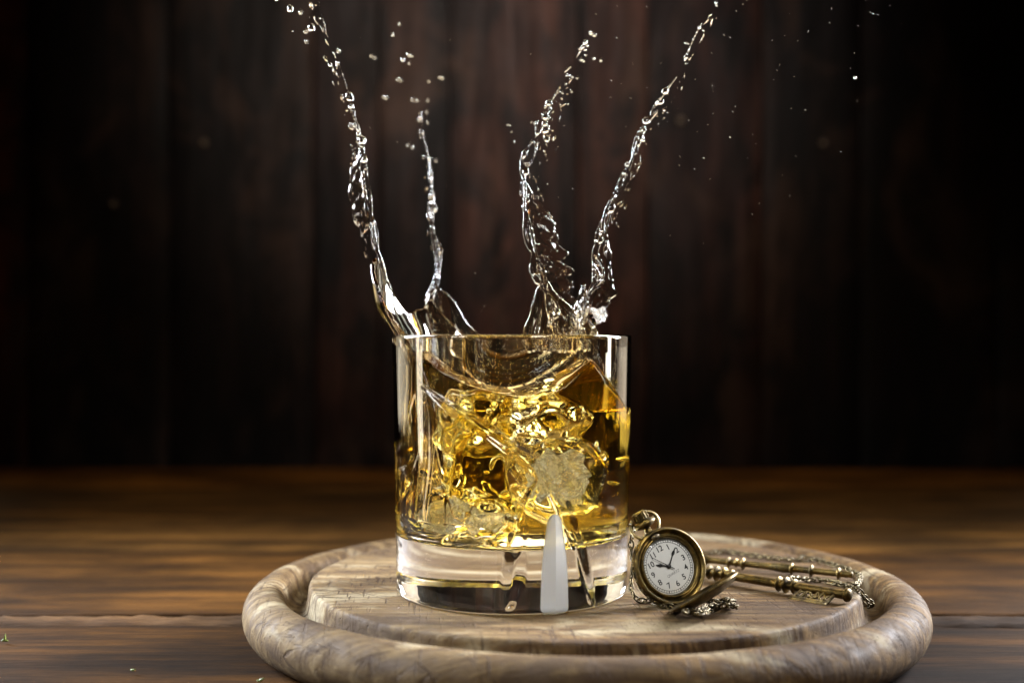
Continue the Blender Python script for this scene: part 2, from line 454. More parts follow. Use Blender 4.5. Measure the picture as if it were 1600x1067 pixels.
RI = lambda z: rout(z) - .19
for k in range(24): z = 8.6 - (8.6 - 2.55) * (k + 1) / 24; prof.append((RI(z), z))
for k in range(1, 9):
    a = PI / 2 * k / 8
    prof.append((RI(2.5) - .5 + .5 * math.cos(a), 2.5 - .5 * math.sin(a)))
for k in range(1, 9): prof.append(((RI(2.5) - .5) * (1 - k / 8), 2.0 + .05 * (k / 8)))
pr = np.array(prof); ths = np.arange(nth) / nth * 2 * PI - PI       # th=0 faces the camera (-Y)
Rg = np.repeat(pr[None, :, 0], nth, 0); Zg = np.repeat(pr[None, :, 1], nth, 0)
TH = np.repeat(ths[:, None], len(pr), 1)
sl = slice(9, n1)
s_ = TH[:, sl] * 3.95; z_ = Zg[:, sl]; disp = np.zeros_like(s_)
for g in grooves:
    best = np.full(s_.shape, 9e9); ww = np.ones(s_.shape)
    for i in range(len(g) - 1):
        ax, az, aw = g[i]; bx, bz, bw = g[i + 1]
        dx, dz_ = bx - ax, bz - az; L2 = dx * dx + dz_ * dz_ + 1e-9
        t = np.clip(((s_ - ax) * dx + (z_ - az) * dz_) / L2, 0, 1)
        d = np.hypot(s_ - ax - t * dx, z_ - az - t * dz_)
        m = d < best; best = np.where(m, d, best); ww = np.where(m, aw + (bw - aw) * t, ww)
    disp = np.maximum(disp, np.clip(1 - best / ww, 0, 1) * ww * .75)
disp = np.minimum(disp, .135 + .14 * np.clip((2.0 - z_) / .3, 0, 1))
Rg[:, sl] -= disp
Rg[:, sl] += .006 * np.sin(TH[:, sl] * 3 + z_ * .7)                # hand-made waviness
V = np.stack([Rg * np.sin(TH), -Rg * np.cos(TH), Zg], -1)
m = len(pr); ii, kk = np.meshgrid(np.arange(nth), np.arange(m - 1), indexing='ij')
jj = (ii + 1) % nth
Q = np.stack([ii * m + kk, jj * m + kk, jj * m + kk + 1, ii * m + kk + 1], -1).reshape(-1, 4)
gm = np_mesh('body', V.reshape(-1, 3), Q)
bm = bmesh.new(); bm.from_mesh(gm); bmesh.ops.remove_doubles(bm, verts=bm.verts, dist=1e-7)
bmesh.ops.recalc_face_normals(bm, faces=bm.faces); bm.to_mesh(gm); bm.free()
link('body', gm, GL, M_glass)
# frosted petal cut, a shallow two-sided facet standing a hair proud of the wall
def petal():
    vs = []; fs = []; nu, nv = 12, 60
    for side in (0, 1):
        for j in range(nv + 1):
            t = j / nv; y = 804 + (966.5 - 804) * t
            w = float(np.interp(y, [803, 805, 808, 815, 840, 865, 900, 950], [2.5, 6, 8.5, 11.5, 15, 18, 20.5, 22]))
            if y > 950: w = 22 * (1 - ((y - 950) / 17) ** 2 * .75)
            for i in range(nu + 1):
                u = i / nu * 2 - 1
                th, z = px_on_glass(867 + u * w, y); z = max(z, .035)
                rr = min(rout(z), 3.70 + math.sqrt(max(0, .0484 - (.22 - min(z, .22)) ** 2)) + .03) + (.012 + .12 * (1 - abs(u)) * min(1, w / 15) if side == 0 else -.02)
                vs.append((rr * math.sin(th), -rr * math.cos(th), z))
    o = (nu + 1) * (nv + 1)
    for j in range(nv):
        for i in range(nu):
            a = j * (nu + 1) + i; b = a + nu + 1
            fs.append((a, a + 1, b + 1, b)); fs.append((o + a, o + b, o + b + 1, o + a + 1))
    for j in range(nv):
        a = j * (nu + 1); b = a + nu + 1; fs.append((a, b, o + b, o + a))
        a += nu; b += nu; fs.append((a, o + a, o + b, b))
    for i in range(nu):
        fs.append((i, o + i, o + i + 1, i + 1)); a = nv * (nu + 1) + i; fs.append((a, a + 1, o + a + 1, o + a))
    return mesh('frosted_cut', vs, [f[::-1] for f in fs])
o = link('frosted_cut', petal(), GL, M_frost, smooth=False)
o['label'] = 'frosted grey petal shaped cut low on the glass'

# ------------------------------------------------------------------ implicit surfaces (for liquid and ice)
_lat = rng.random((32, 32, 32)).astype(np.float32) * 2 - 1
def vnoise(x, y, z, f, seed=0):
    x = x * f + seed * 7.13; y = y * f + seed * 3.7; z = z * f + seed * 5.9
    xi = np.floor(x).astype(np.int32); yi = np.floor(y).astype(np.int32); zi = np.floor(z).astype(np.int32)
    u = (x - xi).astype(np.float32); v = (y - yi).astype(np.float32); w = (z - zi).astype(np.float32)
    u = u * u * (3 - 2 * u); v = v * v * (3 - 2 * v); w = w * w * (3 - 2 * w)
    x0, y0, z0 = xi & 31, yi & 31, zi & 31; x1, y1, z1 = (xi + 1) & 31, (yi + 1) & 31, (zi + 1) & 31
    a = _lat[x0, y0, z0] * (1 - u) + _lat[x1, y0, z0] * u; b = _lat[x0, y1, z0] * (1 - u) + _lat[x1, y1, z0] * u
    c = _lat[x0, y0, z1] * (1 - u) + _lat[x1, y0, z1] * u; d = _lat[x0, y1, z1] * (1 - u) + _lat[x1, y1, z1] * u
    return (a * (1 - v) + b * v) * (1 - w) + (c * (1 - v) + d * v) * w
def fbm(x, y, z, f, o=3, seed=0, gain=.5):
    r = 0; a = 1
    for k in range(o): r = r + a * vnoise(x, y, z, f * 2 ** k, seed + k); a *= gain
    return r
def blur(F, n=1):
    for _ in range(n):
        for ax in range(3):
            G_ = F.copy()
            s0 = [slice(None)] * 3; s1 = [slice(None)] * 3; s2 = [slice(None)] * 3
            s0[ax] = slice(1, -1); s1[ax] = slice(0, -2); s2[ax] = slice(2, None)
            G_[tuple(s0)] = .5 * F[tuple(s0)] + .25 * (F[tuple(s1)] + F[tuple(s2)]); F = G_
    return F
def nets(F, org, h):
    """surface nets: F<0 inside"""
    F[0] = F[-1] = 1; F[:, 0] = F[:, -1] = 1; F[:, :, 0] = F[:, :, -1] = 1
    ins = F < 0; nx, ny, nz_ = F.shape
    cnt = np.zeros((nx - 1, ny - 1, nz_ - 1), np.int8)
    for a in (0, 1):
        for b in (0, 1):
            for c in (0, 1): cnt += ins[a:nx - 1 + a, b:ny - 1 + b, c:nz_ - 1 + c]
    act = (cnt > 0) & (cnt < 8); idx = np.full(act.shape, -1, np.int32)
    cells = np.argwhere(act); idx[act] = np.arange(len(cells))
    P = np.zeros((len(cells), 3), np.float64); K = np.zeros(len(cells))
    cor = [(a, b, c) for a in (0, 1) for b in (0, 1) for c in (0, 1)]
    val = {q: F[cells[:, 0] + q[0], cells[:, 1] + q[1], cells[:, 2] + q[2]] for q in cor}
    for q in cor:
        for ax in range(3):
            if q[ax] == 0:
                r = list(q); r[ax] = 1; r = tuple(r)
                fa, fb = val[q], val[r]; mm = (fa < 0) != (fb < 0)
                t = np.where(mm, fa / np.where(mm, fa - fb, 1), 0)
                pt = np.tile(np.array(q, float), (len(cells), 1)); pt[:, ax] = t
                P[mm] += pt[mm]; K[mm] += 1
    V = (cells + P / K[:, None]) * h + np.array(org)
    quads = []
    for ax in range(3):
        s0 = [slice(1, -1)] * 3; s1 = [slice(1, -1)] * 3
        s0[ax] = slice(0, -1); s1[ax] = slice(1, None)
        A = ins[tuple(s0)]; B = ins[tuple(s1)]
        for flip in (False, True):
            e = np.argwhere((A & ~B) if not flip else (~A & B))
            if not len(e): continue
            e = e + 1; e[:, ax] -= 1
            o1, o2 = [(1, 2), (2, 0), (0, 1)][ax]
            def c(d1, d2):
                q = e.copy(); q[:, o1] += d1; q[:, o2] += d2; return idx[q[:, 0], q[:, 1], q[:, 2]]
            qd = np.stack([c(-1, -1), c(0, -1), c(0, 0), c(-1, 0)], 1)
            quads.append(qd[:, ::-1] if flip else qd)
    Q = np.concatenate(quads); Q = Q[(Q >= 0).all(1)]
    return V, Q
def grid(lo, hi, h):
    ax = [np.arange(lo[k], hi[k] + h, h, dtype=np.float32) for k in range(3)]
    return np.meshgrid(*ax, indexing='ij'), lo
def smin(a, b, k):
    t = np.clip(.5 + .5 * (b - a) / k, 0, 1)
    return b * (1 - t) + a * t - k * t * (1 - t)

# ------------------------------------------------------------------ ice
def ice(name, c, size, rot, seed, h=.05):
    (X, Y, Z), lo = grid((-size * 1.1,) * 3, (size * 1.1,) * 3, h)
    s = size * .72
    q = [np.abs(A) - s * e + .22 for A, e in ((X, 1), (Y, .8), (Z, .88))]
    d = np.sqrt(sum(np.maximum(a, 0) ** 2 for a in q)) + np.minimum(np.maximum(np.maximum(q[0], q[1]), q[2]), 0) - .22
    d += .34 * fbm(X, Y, Z, 1.5, 2, seed) + .42 * np.abs(fbm(X, Y, Z, 3.2, 3, seed + 3))
    V_, Q_ = nets(blur(d, 1), lo, h)
    o = link('ice_cube', np_mesh('ice_cube', V_, Q_), None, M_ice)
    o.location = Vector(c) * S; o.rotation_euler = rot
    return o
ICE = [((1.45, -2.3, 6.15), 1.12, (.5, .3, .6), 1, 'largest jagged cloudy ice cube at the middle of the tumbler'),
       ((-2.3, -1.5, 4.75), .95, (.2, -.4, 1.1), 2, 'jagged cloudy ice cube low at the left side of the tumbler'),
       ((-.75, -1.9, 4.65), .85, (.9, .2, .3), 3, 'small ice cube low in amber liquid at the centre of the tumbler')]
for c, s, r, sd, lb in ICE:
    tag(ice('ice_cube', c, s, r, sd), lb, 'ice cube', 'ice cubes in the tumbler')
chip = ice('ice_chip', W(935, 488, 2.2), .36, (.3, .5, .2), 5, .03); chip.name = 'ice_chip'
tag(chip, 'small pale ice chip thrown up beside the right hand splash', 'ice chip')

# ------------------------------------------------------------------ whiskey body
h = .055
(X, Y, Z), lo = grid((-4.1, -4.1, ZB + 1.85), (4.1, 4.1, 10.4), h)
Rr = np.sqrt(X * X + Y * Y); zl = Z - ZB
rin = 3.93 + .16 * zl / 8.75 - .19 + .035                            # a hair into the wall: no air gap
cyl = Rr - rin
corner = np.sqrt(np.maximum(Rr - 3.32, 0) ** 2 + np.maximum(2.5 - zl, 0) ** 2) - .5 - .03
cyl = np.where(zl < 2.5, np.maximum(corner, (1.985 - zl)), cyl)
# free surface: full across the back and right, sagging in the middle, open on the left
top = 8.7 + 1.15 * np.clip(np.abs(X + .2) / 2.7, 0, 1) ** 2 + .35 * vnoise(X, Y, Z * 0, .55, 3) + .10 * vnoise(X, Y, Z * 0, 1.6, 4) - 1.5 * np.clip((X - 2.5) / 1.2, 0, 1)
F = np.maximum(cyl, Z - top)
lump = np.clip(1.15 - np.abs(cyl) * 0, 0, 1)
turb = fbm(X + .8 * vnoise(X, Y, Z, .8, 20), Y + .8 * vnoise(X, Y, Z, .8, 21), Z + .8 * vnoise(X, Y, Z, .8, 22), 0.75, 2, 5, .40)
# big torn cavity on the left and one where the ice sits at the front
def ell(c, r): return np.sqrt(((X - c[0]) / r[0]) ** 2 + ((Y - c[1]) / r[1]) ** 2 + ((Z - c[2]) / r[2]) ** 2) - 1
cav = np.minimum(ell((-2.35, -1.1, 7.8), (1.45, 2.7, 2.9)) * 1.4, ell((1.35, -3.2, 6.4), (1.6, 1.7, 1.5)) * 1.1)
cav = np.minimum(cav, ell((.5, -1.2, 7.9), (1.3, 1.9, .75)) * .9)
cav = np.minimum(cav, ell((-1.6, -3.1, 4.9), (1.7, .9, .75)) * .8)
cav = cav + .50 * turb
F = np.maximum(F, -cav)
# swirling air ribbons inside the body
ribs = np.abs(fbm(X + turb * .5, Y + turb * .5, Z, .48, 2, 40, .35)) - .035
mask = np.sqrt(((X - .2) / 3.0) ** 2 + ((Y + .2) / 3.3) ** 2 + ((Z - 6.7) / 2.3) ** 2) - 1
F = np.maximum(F, -np.maximum(ribs * 1.6, mask + .3 * turb))
rib2 = np.abs(fbm(X + turb * .3, Y, Z + turb * .4, .95, 2, 44, .4)) - .022
F = np.maximum(F, -np.maximum(rib2 * 1.6, mask + .15 + .4 * turb))
bub = vnoise(X, Y, Z, 2.3, 50)
F = np.maximum(F, -np.maximum((.74 - bub) * .5, mask + .1))
# crown wall: a thin film hugging the inside of the glass and flaring over the rim
phi = np.arctan2(X, Y)                                               # 0 at the back, -pi/2 left
for c_, r_ in (((1.45, -2.7, 6.25), (1.35, 1.75, 1.25)), ((-2.35, -1.9, 4.95), (1.25, 1.4, 1.0)), ((-.75, -2.5, 4.8), (.95, 1.3, .8))):
    F = np.maximum(F, -(ell(c_, r_) + .10 * vnoise(X, Y, Z, 1.6, 71)))
crr = random.Random(44)
def carve(P, rad):
    global F
    for p, q, ra in zip(P, P[1:], rad):
        p = np.array(p); q = np.array(q); b_ = ra + .12
        i0 = np.maximum(((np.minimum(p, q) - b_ - np.array(lo)) / h).astype(int), 0); i1 = np.minimum(((np.maximum(p, q) + b_ - np.array(lo)) / h).astype(int) + 2, F.shape)
        if (i1 <= i0).any(): continue
        sl = tuple(slice(i0[k], i1[k]) for k in range(3)); gx, gy, gz = X[sl], Y[sl], Z[sl]
        d = q - p; t = np.clip(((gx - p[0]) * d[0] + (gy - p[1]) * d[1] + (gz - p[2]) * d[2]) / ((d * d).sum() + 1e-9), 0, 1)
        D = np.sqrt((gx - p[0] - t * d[0]) ** 2 + (gy - p[1] - t * d[1]) ** 2 + (gz - p[2] - t * d[2]) ** 2) - ra
        F[sl] = np.maximum(F[sl], -D)
paths = [[W(712, 640, -2.2), W(722, 668, -2.2), W(712, 700, -2.2), W(708, 722, -2.1), W(718, 742, -2.2), W(700, 765, -2.2), W(686, 790, -2.3)],
         [W(880, 615, -1.8), W(862, 642, -2), W(838, 660, -2), W(822, 690, -2.1)], [W(812, 655, -2), W(800, 680, -2), W(795, 705, -2.1), W(775, 715, -2.1), W(770, 745, -2)]]
for k in range(24):
    p = Vector((crr.uniform(-3, 3.2), crr.uniform(-2.6, 2.2), crr.uniform(4.4, 8.6))); P = [p]; d = Vector((crr.gauss(0, .6), crr.gauss(0, .4), crr.gauss(0, 1))).normalized()
    for _ in range(crr.randint(3, 8)):
        d = (d + Vector((crr.gauss(0, .5), crr.gauss(0, .4), crr.gauss(0, .4)))).normalized(); P.append(P[-1] + d * crr.uniform(.18, .4))
    paths.append(P)
for k, P in enumerate(paths):
    P = catmull(P, 4); base = .13 if k < 3 else crr.uniform(.05, .17)
    carve(P, [max(.03, base * (.8 + .7 * mnoise.noise(Vector((i * .3, k, 1))))) for i in range(len(P))])
for k in range(34):
    p = Vector((crr.gauss(.6, 1.5), crr.gauss(-1.6, 1.0), crr.gauss(6.6, 1.4))); ra = crr.uniform(.05, .16) if k % 7 else crr.uniform(.2, .36)
    carve([p, p + Vector((.01, 0, .02))], [ra])
V_, Q_ = nets(blur(F, 4), lo, h)
wh = link('whiskey', np_mesh('whiskey', V_, Q_), None, M_whisky)
tag(wh, 'amber whiskey churning inside the tumbler around the ice', 'whiskey')
del F, cav, turb, ribs, mask, bub

# ------------------------------------------------------------------ crown sheet and jets
SP = thing('whiskey_splash', 'splash of whiskey leaping above the tumbler in four thin jets', 'splash', (0, 0, 0))
h = .045
h = .052
(X, Y, Z), lo = grid((-5.3, -3.6, 4.2), (4.4, 4.5, 14.0), h)
phi = np.degrees(np.arctan2(X, Y)).astype(np.float32); Rr = np.sqrt(X * X + Y * Y)
kp = [-180, -150, -135, -120, -108, -98, -90, -80, -70, -62, -53, -44, -38, -24, -10, 0, 12, 24, 31, 40, 47, 55, 66, 80, 180]
kh = [4.0, 5.0, 8.0, 10.9, 12.4, 13.3, 13.4, 13.0, 12.2, 11.6, 11.7, 12.5, 12.3, 11.0, 10.25, 9.95, 10.15, 10.45, 10.7, 11.6, 12.6, 11.2, 9.6, 8.4, 7.4]
Ht = np.interp(phi, kp, kh).astype(np.float32)
Ht += .22 * vnoise(phi * .06, Z * 0, Z * 0, 1.0, 60) + .1 * vnoise(phi * .25, Z * 0, Z * 0, 1.0, 61)
fz = np.clip((Z - 9.6) / 2.3, 0, 1); fz = fz * fz * (3 - 2 * fz)
rc = 3.42 + .86 * fz * np.clip((-phi - 30) / 45, 0, 1) + .05 * np.clip(Z - 9, 0, 9)
rc = rc + np.where(phi < -20, .15, 0) + .16 * vnoise(phi * .07 + Z * .25, Z * .35, Z * 0, 1.0, 62) + .04 * vnoise(phi * .16, Z * .35, Z * 0, 1, 66)
th = .055 + .10 * np.clip(vnoise(phi * .12, Z * .08, Z * 0, 1.6, 63), 0, 1) + .05 * np.clip(vnoise(phi * .22, Z * .12, Z * 0, 1.2, 67), 0, 1)
rimb = np.sqrt((Rr - rc) ** 2 + (Z - Ht + .05) ** 2) - (.075 + .05 * vnoise(phi * .3, Z, Z * 0, .8, 65))
sheet = np.maximum(np.abs(Rr - rc) - th, Z - Ht)
F = smin(sheet, rimb, .05)
bot = np.interp(phi, [-180, -60, -35, -20, 180], [4.6, 4.6, 6.5, 8.0, 8.0]).astype(np.float32)
F = np.maximum(F, bot - Z)
V_, Q_ = nets(blur(F, 2), lo, h)
link('crown_sheet', np_mesh('crown_sheet', V_, Q_), SP, M_splash)
del F, X, Y, Z, phi, Rr, Ht, rc, th, rimb, sheet

class Soup:
    """spheres swept along segments, merged on a grid"""
    def __init__(s): s.a = []; s.b = []; s.r = []
    def seg(s, p, q, r1, r2): s.a.append(tuple(p)); s.b.append(tuple(q)); s.r.append((r1, r2))
    def ball(s, p, r): s.seg(p, p, r, r)
    def path(s, P, rf):
        for i in range(len(P) - 1): s.seg(P[i], P[i + 1], rf(i / (len(P) - 1)), rf((i + 1) / (len(P) - 1)))
    def build(s, h, nb=1, disp=0.0, seed=0, band=.12):
        a = np.array(s.a); b = np.array(s.b); r = np.array(s.r)
        lo = np.minimum(a, b).min(0) - r.max() - band; hi = np.maximum(a, b).max(0) + r.max() + band
        n = np.ceil((hi - lo) / h).astype(int) + 1
        F = np.full(n, band, np.float32)
        for p, q, (r1, r2) in zip(a, b, r):
            rr = max(r1, r2) + band
            i0 = np.maximum(((np.minimum(p, q) - rr - lo) / h).astype(int), 0); i1 = np.minimum(((np.maximum(p, q) + rr - lo) / h).astype(int) + 2, n)
            gx, gy, gz = np.meshgrid(*[lo[k] + h * np.arange(i0[k], i1[k]) for k in range(3)], indexing='ij')
            d = q - p; L2 = (d * d).sum() + 1e-9
            t = np.clip(((gx - p[0]) * d[0] + (gy - p[1]) * d[1] + (gz - p[2]) * d[2]) / L2, 0, 1)
            D = np.sqrt((gx - p[0] - t * d[0]) ** 2 + (gy - p[1] - t * d[1]) ** 2 + (gz - p[2] - t * d[2]) ** 2) - (r1 + (r2 - r1) * t)
            sl = tuple(slice(i0[k], i1[k]) for k in range(3))
            F[sl] = smin(F[sl], D.astype(np.float32), .035)
        return nets(blur(F, nb), lo, h)
def wob(P, amp, f, seed):
    out = []
    for i, p in enumerate(P):
        n = Vector((mnoise.noise(Vector((i * f, seed, 0))), mnoise.noise(Vector((i * f, seed, 9))), mnoise.noise(Vector((i * f, seed, 19)))))
        out.append(p + n * amp)
    return out
def jet(pts, seed, gold, wid=1.0, h=.023, web=1.0):
    """pts: (px, py, depth, px half spread); a braid of threads, beads and thin webs"""
    s = Soup(); rr = random.Random(seed)
    P = catmull([(x, y, w) for x, y, d, w in pts], 10)
    D = catmull([(d, 0, 0) for x, y, d, w in pts], 10)
    n = len(P)
    ctr = [W(p.x, p.y, q.x) for p, q in zip(P, D)]
    spread = [max(.4, p.z) / 45. for p in P]
    strands = []
    for k in range(3):
        ph = k * 2.1 + seed
        st = []
        for i in range(n):
            c = ctr[i]; t = i / (n - 1); w = spread[i] * .8
            off = Vector((mnoise.noise(Vector((i * .06, ph, 1))), mnoise.noise(Vector((i * .06, ph, 7))) * .7, mnoise.noise(Vector((i * .2, ph, 3))) * .2)) * w * 2.2
            st.append(c + off)
        strands.append(st)
    for k, st in enumerate(strands):
        cut = n if k == 0 else int(n * (1 - .18 * k))
        gaps = [rr.uniform(.8, .97)] if k == 0 else [rr.uniform(.4, .9) for _ in range(3)]
        for i in range(cut - 1):
            t = i / (n - 1)
            if any(abs(t - g) < .018 for g in gaps): continue
            if mnoise.noise(Vector((i * .17, k * 3.3, seed + .5))) > .95 - t * .80 * (1 if k == 0 else 1.35): continue
            r = (.040 + .024 * mnoise.noise(Vector((i * .13, k * 5, seed)))) * wid * (1 - .58 * t)
            s.seg(st[i], st[i + 1], max(.018, r), max(.018, r))
            if rr.random() < .05: s.ball(st[i], rr.uniform(.05, .10) * wid * (1 - .35 * t))
    # webs between strands low on the jet
    for i in range(0, int(n * .62)):
        if mnoise.noise(Vector((i * .22, seed, 4))) > .16:
            s.seg(strands[0][i], strands[1][i], .028, .028)
        if mnoise.noise(Vector((i * .22, seed, 14))) > .22: s.seg(strands[1][i], strands[2][i], .024, .024)
    V_, Q_ = s.build(h)
    o = link('jet', np_mesh('jet', V_, Q_), SP, M_jet)
    # thin rippled film beside the jet, standing in for its golden motion streaks
    if gold:
        i0, i1 = int(n * gold[5]), int(n * gold[6]); cols = 14; vs = []; fs = []
        sgn = 1 if gold[3] > 0 else -1
        for side in (0, 1):
            for i in range(i0, i1 + 1):
                u = (i - i0) / (i1 - i0); wdt = abs(gold[3]) / 45. * (math.sin(PI * min(1, u * .9 + .1)) ** .6) * (1 + .35 * mnoise.noise(Vector((i * .25, seed, 2))))
                for c in range(cols + 1):
                    v = c / cols; x = sgn * (v * wdt + .10)
                    rip = .09 * mnoise.noise(Vector((v * 2.2 + i * .04, i * .42 + v * 1.5, seed))) + .05 * mnoise.noise(Vector((v * 6, i * .9, seed + 3)))
                    p = ctr[i] + Vector((x, .12 + .35 * v + rip * 1.6, rip * .8 - .25 * v * v))
                    e = .014 * math.sin(PI * min(max(v, .03), .97)) * (1.0 + 1.2 * max(0, mnoise.noise(Vector((v * 3, i * .5, seed + 8)))))
                    vs.append(p + Vector((0, e if side else -e, 0)))
        m_ = cols + 1; R_ = i1 - i0 + 1; o_ = m_ * R_
        for a in range(R_ - 1):
            for c in range(cols):
                q = a * m_ + c; fs += [(q, q + 1, q + m_ + 1, q + m_), (o_ + q, o_ + q + m_, o_ + q + m_ + 1, o_ + q + 1)]
            q = a * m_; fs.append((q, q + m_, o_ + q + m_, o_ + q)); q += cols; fs.append((q, o_ + q, o_ + q + m_, q + m_))
        for c in range(cols):
            fs.append((c, o_ + c, o_ + c + 1, c + 1)); q = (R_ - 1) * m_ + c; fs.append((q, q + 1, o_ + q + 1, o_ + q))
        if sgn < 0: fs = [f[::-1] for f in fs]
        link('film', mesh('film', vs, fs), SP, M_lig)
    # torn ligaments beside the jet; their gold paints in warm light and motion blur
    if gold:
        g = Soup()
        for k in range(gold[0]):
            t = rr.uniform(gold[1], gold[2]); i = min(n - 2, int(t * n)); c = ctr[i]
            tang = (ctr[min(n - 1, i + 2)] - ctr[max(0, i - 2)]).normalized()
            off = Vector((gold[3] * rr.uniform(.1, 1.0) / 45. * (1 - .4 * t) + rr.gauss(0, .03), rr.uniform(-.1, .5), rr.gauss(0, .1)))
            p = c + off; L = rr.uniform(.08, .48)
            dirv = (tang + Vector((rr.gauss(0, gold[4] * .8), rr.gauss(0, .2), rr.gauss(0, gold[4] * .4)))).normalized()
            bend = Vector((rr.gauss(0, .3), rr.gauss(0, .3), rr.gauss(0, .3)))
            q = [p + dirv * L * u + bend * L * (u * (1 - u)) for u in (0, .25, .5, .75, 1)]
            r0 = rr.uniform(.014, .032)
            for a in range(4): g.seg(q[a], q[a + 1], r0 * (.5 + a * .2), r0 * (.5 + (a + 1) * .2) if a < 3 else r0 * .5)
        V_, Q_ = g.build(.024)
        link('ligament_cloud', np_mesh('ligament_cloud', V_, Q_), SP, M_lig)['kind'] = 'stuff'
    return ctr
jet([(612, 452, -.3, 9), (598, 410, -.3, 8), (586, 385, -.4, 7), (581, 345, -.4, 9), (575, 300, -.5, 7), (568, 250, -.6, 6), (561, 215, -.6, 5), (549, 165, -.7, 5), (536, 120, -.7, 4), (521, 75, -.8, 4), (505, 30, -.8, 4), (494, -15, -.9, 3)],
    1, (90, .12, .97, -26, .25, .25, .50), .95)
jet([(668, 470, 3.0, 10), (684, 440, 3.0, 10), (682, 410, 3.1, 9), (677, 370, 3.2, 8), (676, 330, 3.3, 9), (673, 295, 3.4, 8), (669, 255, 3.6, 6), (664, 215, 3.8, 6), (660, 180, 4.0, 5), (652, 140, 4.2, 5)],
    2, (20, .2, .9, -12, .2, .05, .12), 1.15)
jet([(868, 508, .6, 34), (858, 470, .6, 15), (846, 440, .5, 11), (838, 410, .4, 10), (829, 375, .3, 9), (822, 335, .3, 9), (818, 300, .3, 8), (820, 262, .4, 8), (832, 225, .5, 8), (848, 190, .6, 8), (862, 155, .8, 6), (880, 120, 1.0, 6), (898, 95, 1.2, 5), (918, 62, 1.4, 5)],
    3, (100, .10, .80, 48, .5, .04, .50), 1.45)
jet([(905, 512, -.2, 18), (922, 470, -.2, 14), (930, 440, -.2, 12), (928, 405, -.3, 13), (942, 360, -.3, 10), (955, 320, -.4, 9), (972, 280, -.4, 8), (990, 245, -.5, 7), (1006, 205, -.5, 7), (1022, 175, -.6, 6), (1042, 140, -.6, 5), (1062, 105, -.7, 5), (1090, 50, -.8, 4), (1124, -5, -.9, 4)],
    4, (80, .08, .95, 28, .35, .03, .32), 1.35)
# fan of threads spreading from the foot of the third jet into the glass
fan = Soup(); rr = random.Random(5)
for k in range(13):
    u = k / 12; tx = 820 + 95 * u
    P = catmull([W(845 + 6 * rr.random(), 425 + 10 * rr.random(), .5), W(848 + (tx - 848) * .35, 462, .55), W(tx * .75 + 860 * .25, 492, .6 + .3 * u), W(tx, 522 + 5 * rr.random(), .7 + .5 * u), W(tx + 8, 548, .9 + .8 * u)], 6)
    fan.path(wob(P, .05, .3, k), lambda t, q=rr.uniform(.03, .075): q * (.8 + .6 * t))
for k in range(5):                       # wave streaks sweeping down and across behind the rim
    dy = k * 10
    P = catmull([W(668 + k * 3, 470 + dy * 1.2, 3.0), W(706 + k * 2, 512 + dy, 3.1), W(745, 548 + dy, 3.2), W(790, 563 + dy * .9, 3.2), W(840, 552 + dy * .8, 3.0), W(882, 532 + dy * .6, 2.6), W(905 + k * 2, 510 + dy * .4, 2.0), W(922 + k, 480 + dy * .5, 1.2)], 8)
    fan.path(wob(P, .06, .05, k + 30), lambda t, q=rr.uniform(.08, .17): q * (.7 + .5 * math.sin(PI * t)))
V_, Q_ = fan.build(.03)
link('fan_of_threads', np_mesh('fan_of_threads', V_, Q_), SP, M_splash)

# ------------------------------------------------------------------ droplets
ball = bpy.data.meshes.new('droplet')
bm = bmesh.new(); bmesh.ops.create_icosphere(bm, subdivisions=3, radius=1.0)
for v in bm.verts: v.co *= 1 + .12 * mnoise.noise(v.co * 1.3)
bm.to_mesh(ball); bm.free(); ball.materials.append(M_jet)
ball.polygons.foreach_set('use_smooth', [True] * len(ball.polygons))
tiny = bpy.data.meshes.new('droplet')
bm = bmesh.new(); bmesh.ops.create_icosphere(bm, subdivisions=2, radius=1.0); bm.to_mesh(tiny); bm.free(); tiny.materials.append(M_jet)
tiny.polygons.foreach_set('use_smooth', [True] * len(tiny.polygons))
def drop(x, y, r, Yd, label, group):
    o = bpy.data.objects.new('droplet', ball if r > 2.2 else tiny); C.objects.link(o)
    p = W(x, y, Yd); d = Yd - EYE.y
    o.location = p * S; k = r / FPX * d * S
    o.scale = (k * random.uniform(.85, 1.1), k, k * random.uniform(.9, 1.3))
    o.rotation_euler = (random.random(), random.random() * .6, random.random() * 6)
    tag(o, label, 'droplet', group)
A6 = lambda L: [(420 + a / 3.137, b / 3.137, c / 3.137) for a, b, c in L]
A7 = lambda L: [(760 + a / 3.1375, b / 3.1375, c / 3.1375) for a, b, c in L]
A5 = lambda L: [(1000 + a / 2.667, b / 2.667, c / 2.667) for a, b, c in L]
ORD = 'topmost,second highest,third highest,fourth highest,fifth highest,sixth highest,seventh highest,eighth highest,ninth highest,tenth highest,eleventh highest,twelfth highest'.split(',')
def ordinal(k, n):
    if k < 12: return ORD[k]
    m = n - 1 - k
    if m < 12: return ORD[m].replace('topmost', 'lowest').replace('highest', 'lowest')
    tens = ['', '', 'twenty-']; w = 'zeroth,first,second,third,fourth,fifth,sixth,seventh,eighth,ninth,tenth,eleventh,twelfth,thirteenth,fourteenth,fifteenth,sixteenth,seventeenth,eighteenth,nineteenth'.split(',')
    q = k + 1
    return (w[q] if q < 20 else 'twentieth' if q == 20 else 'twenty-' + w[q - 20]) + ' highest'
def drops(L, Yf, fmt, group):
    L = sorted(L, key=lambda t: t[1])
    for k, (x, y, r) in enumerate(L): drop(x, y, r, Yf(), fmt % ordinal(k, len(L)), group)
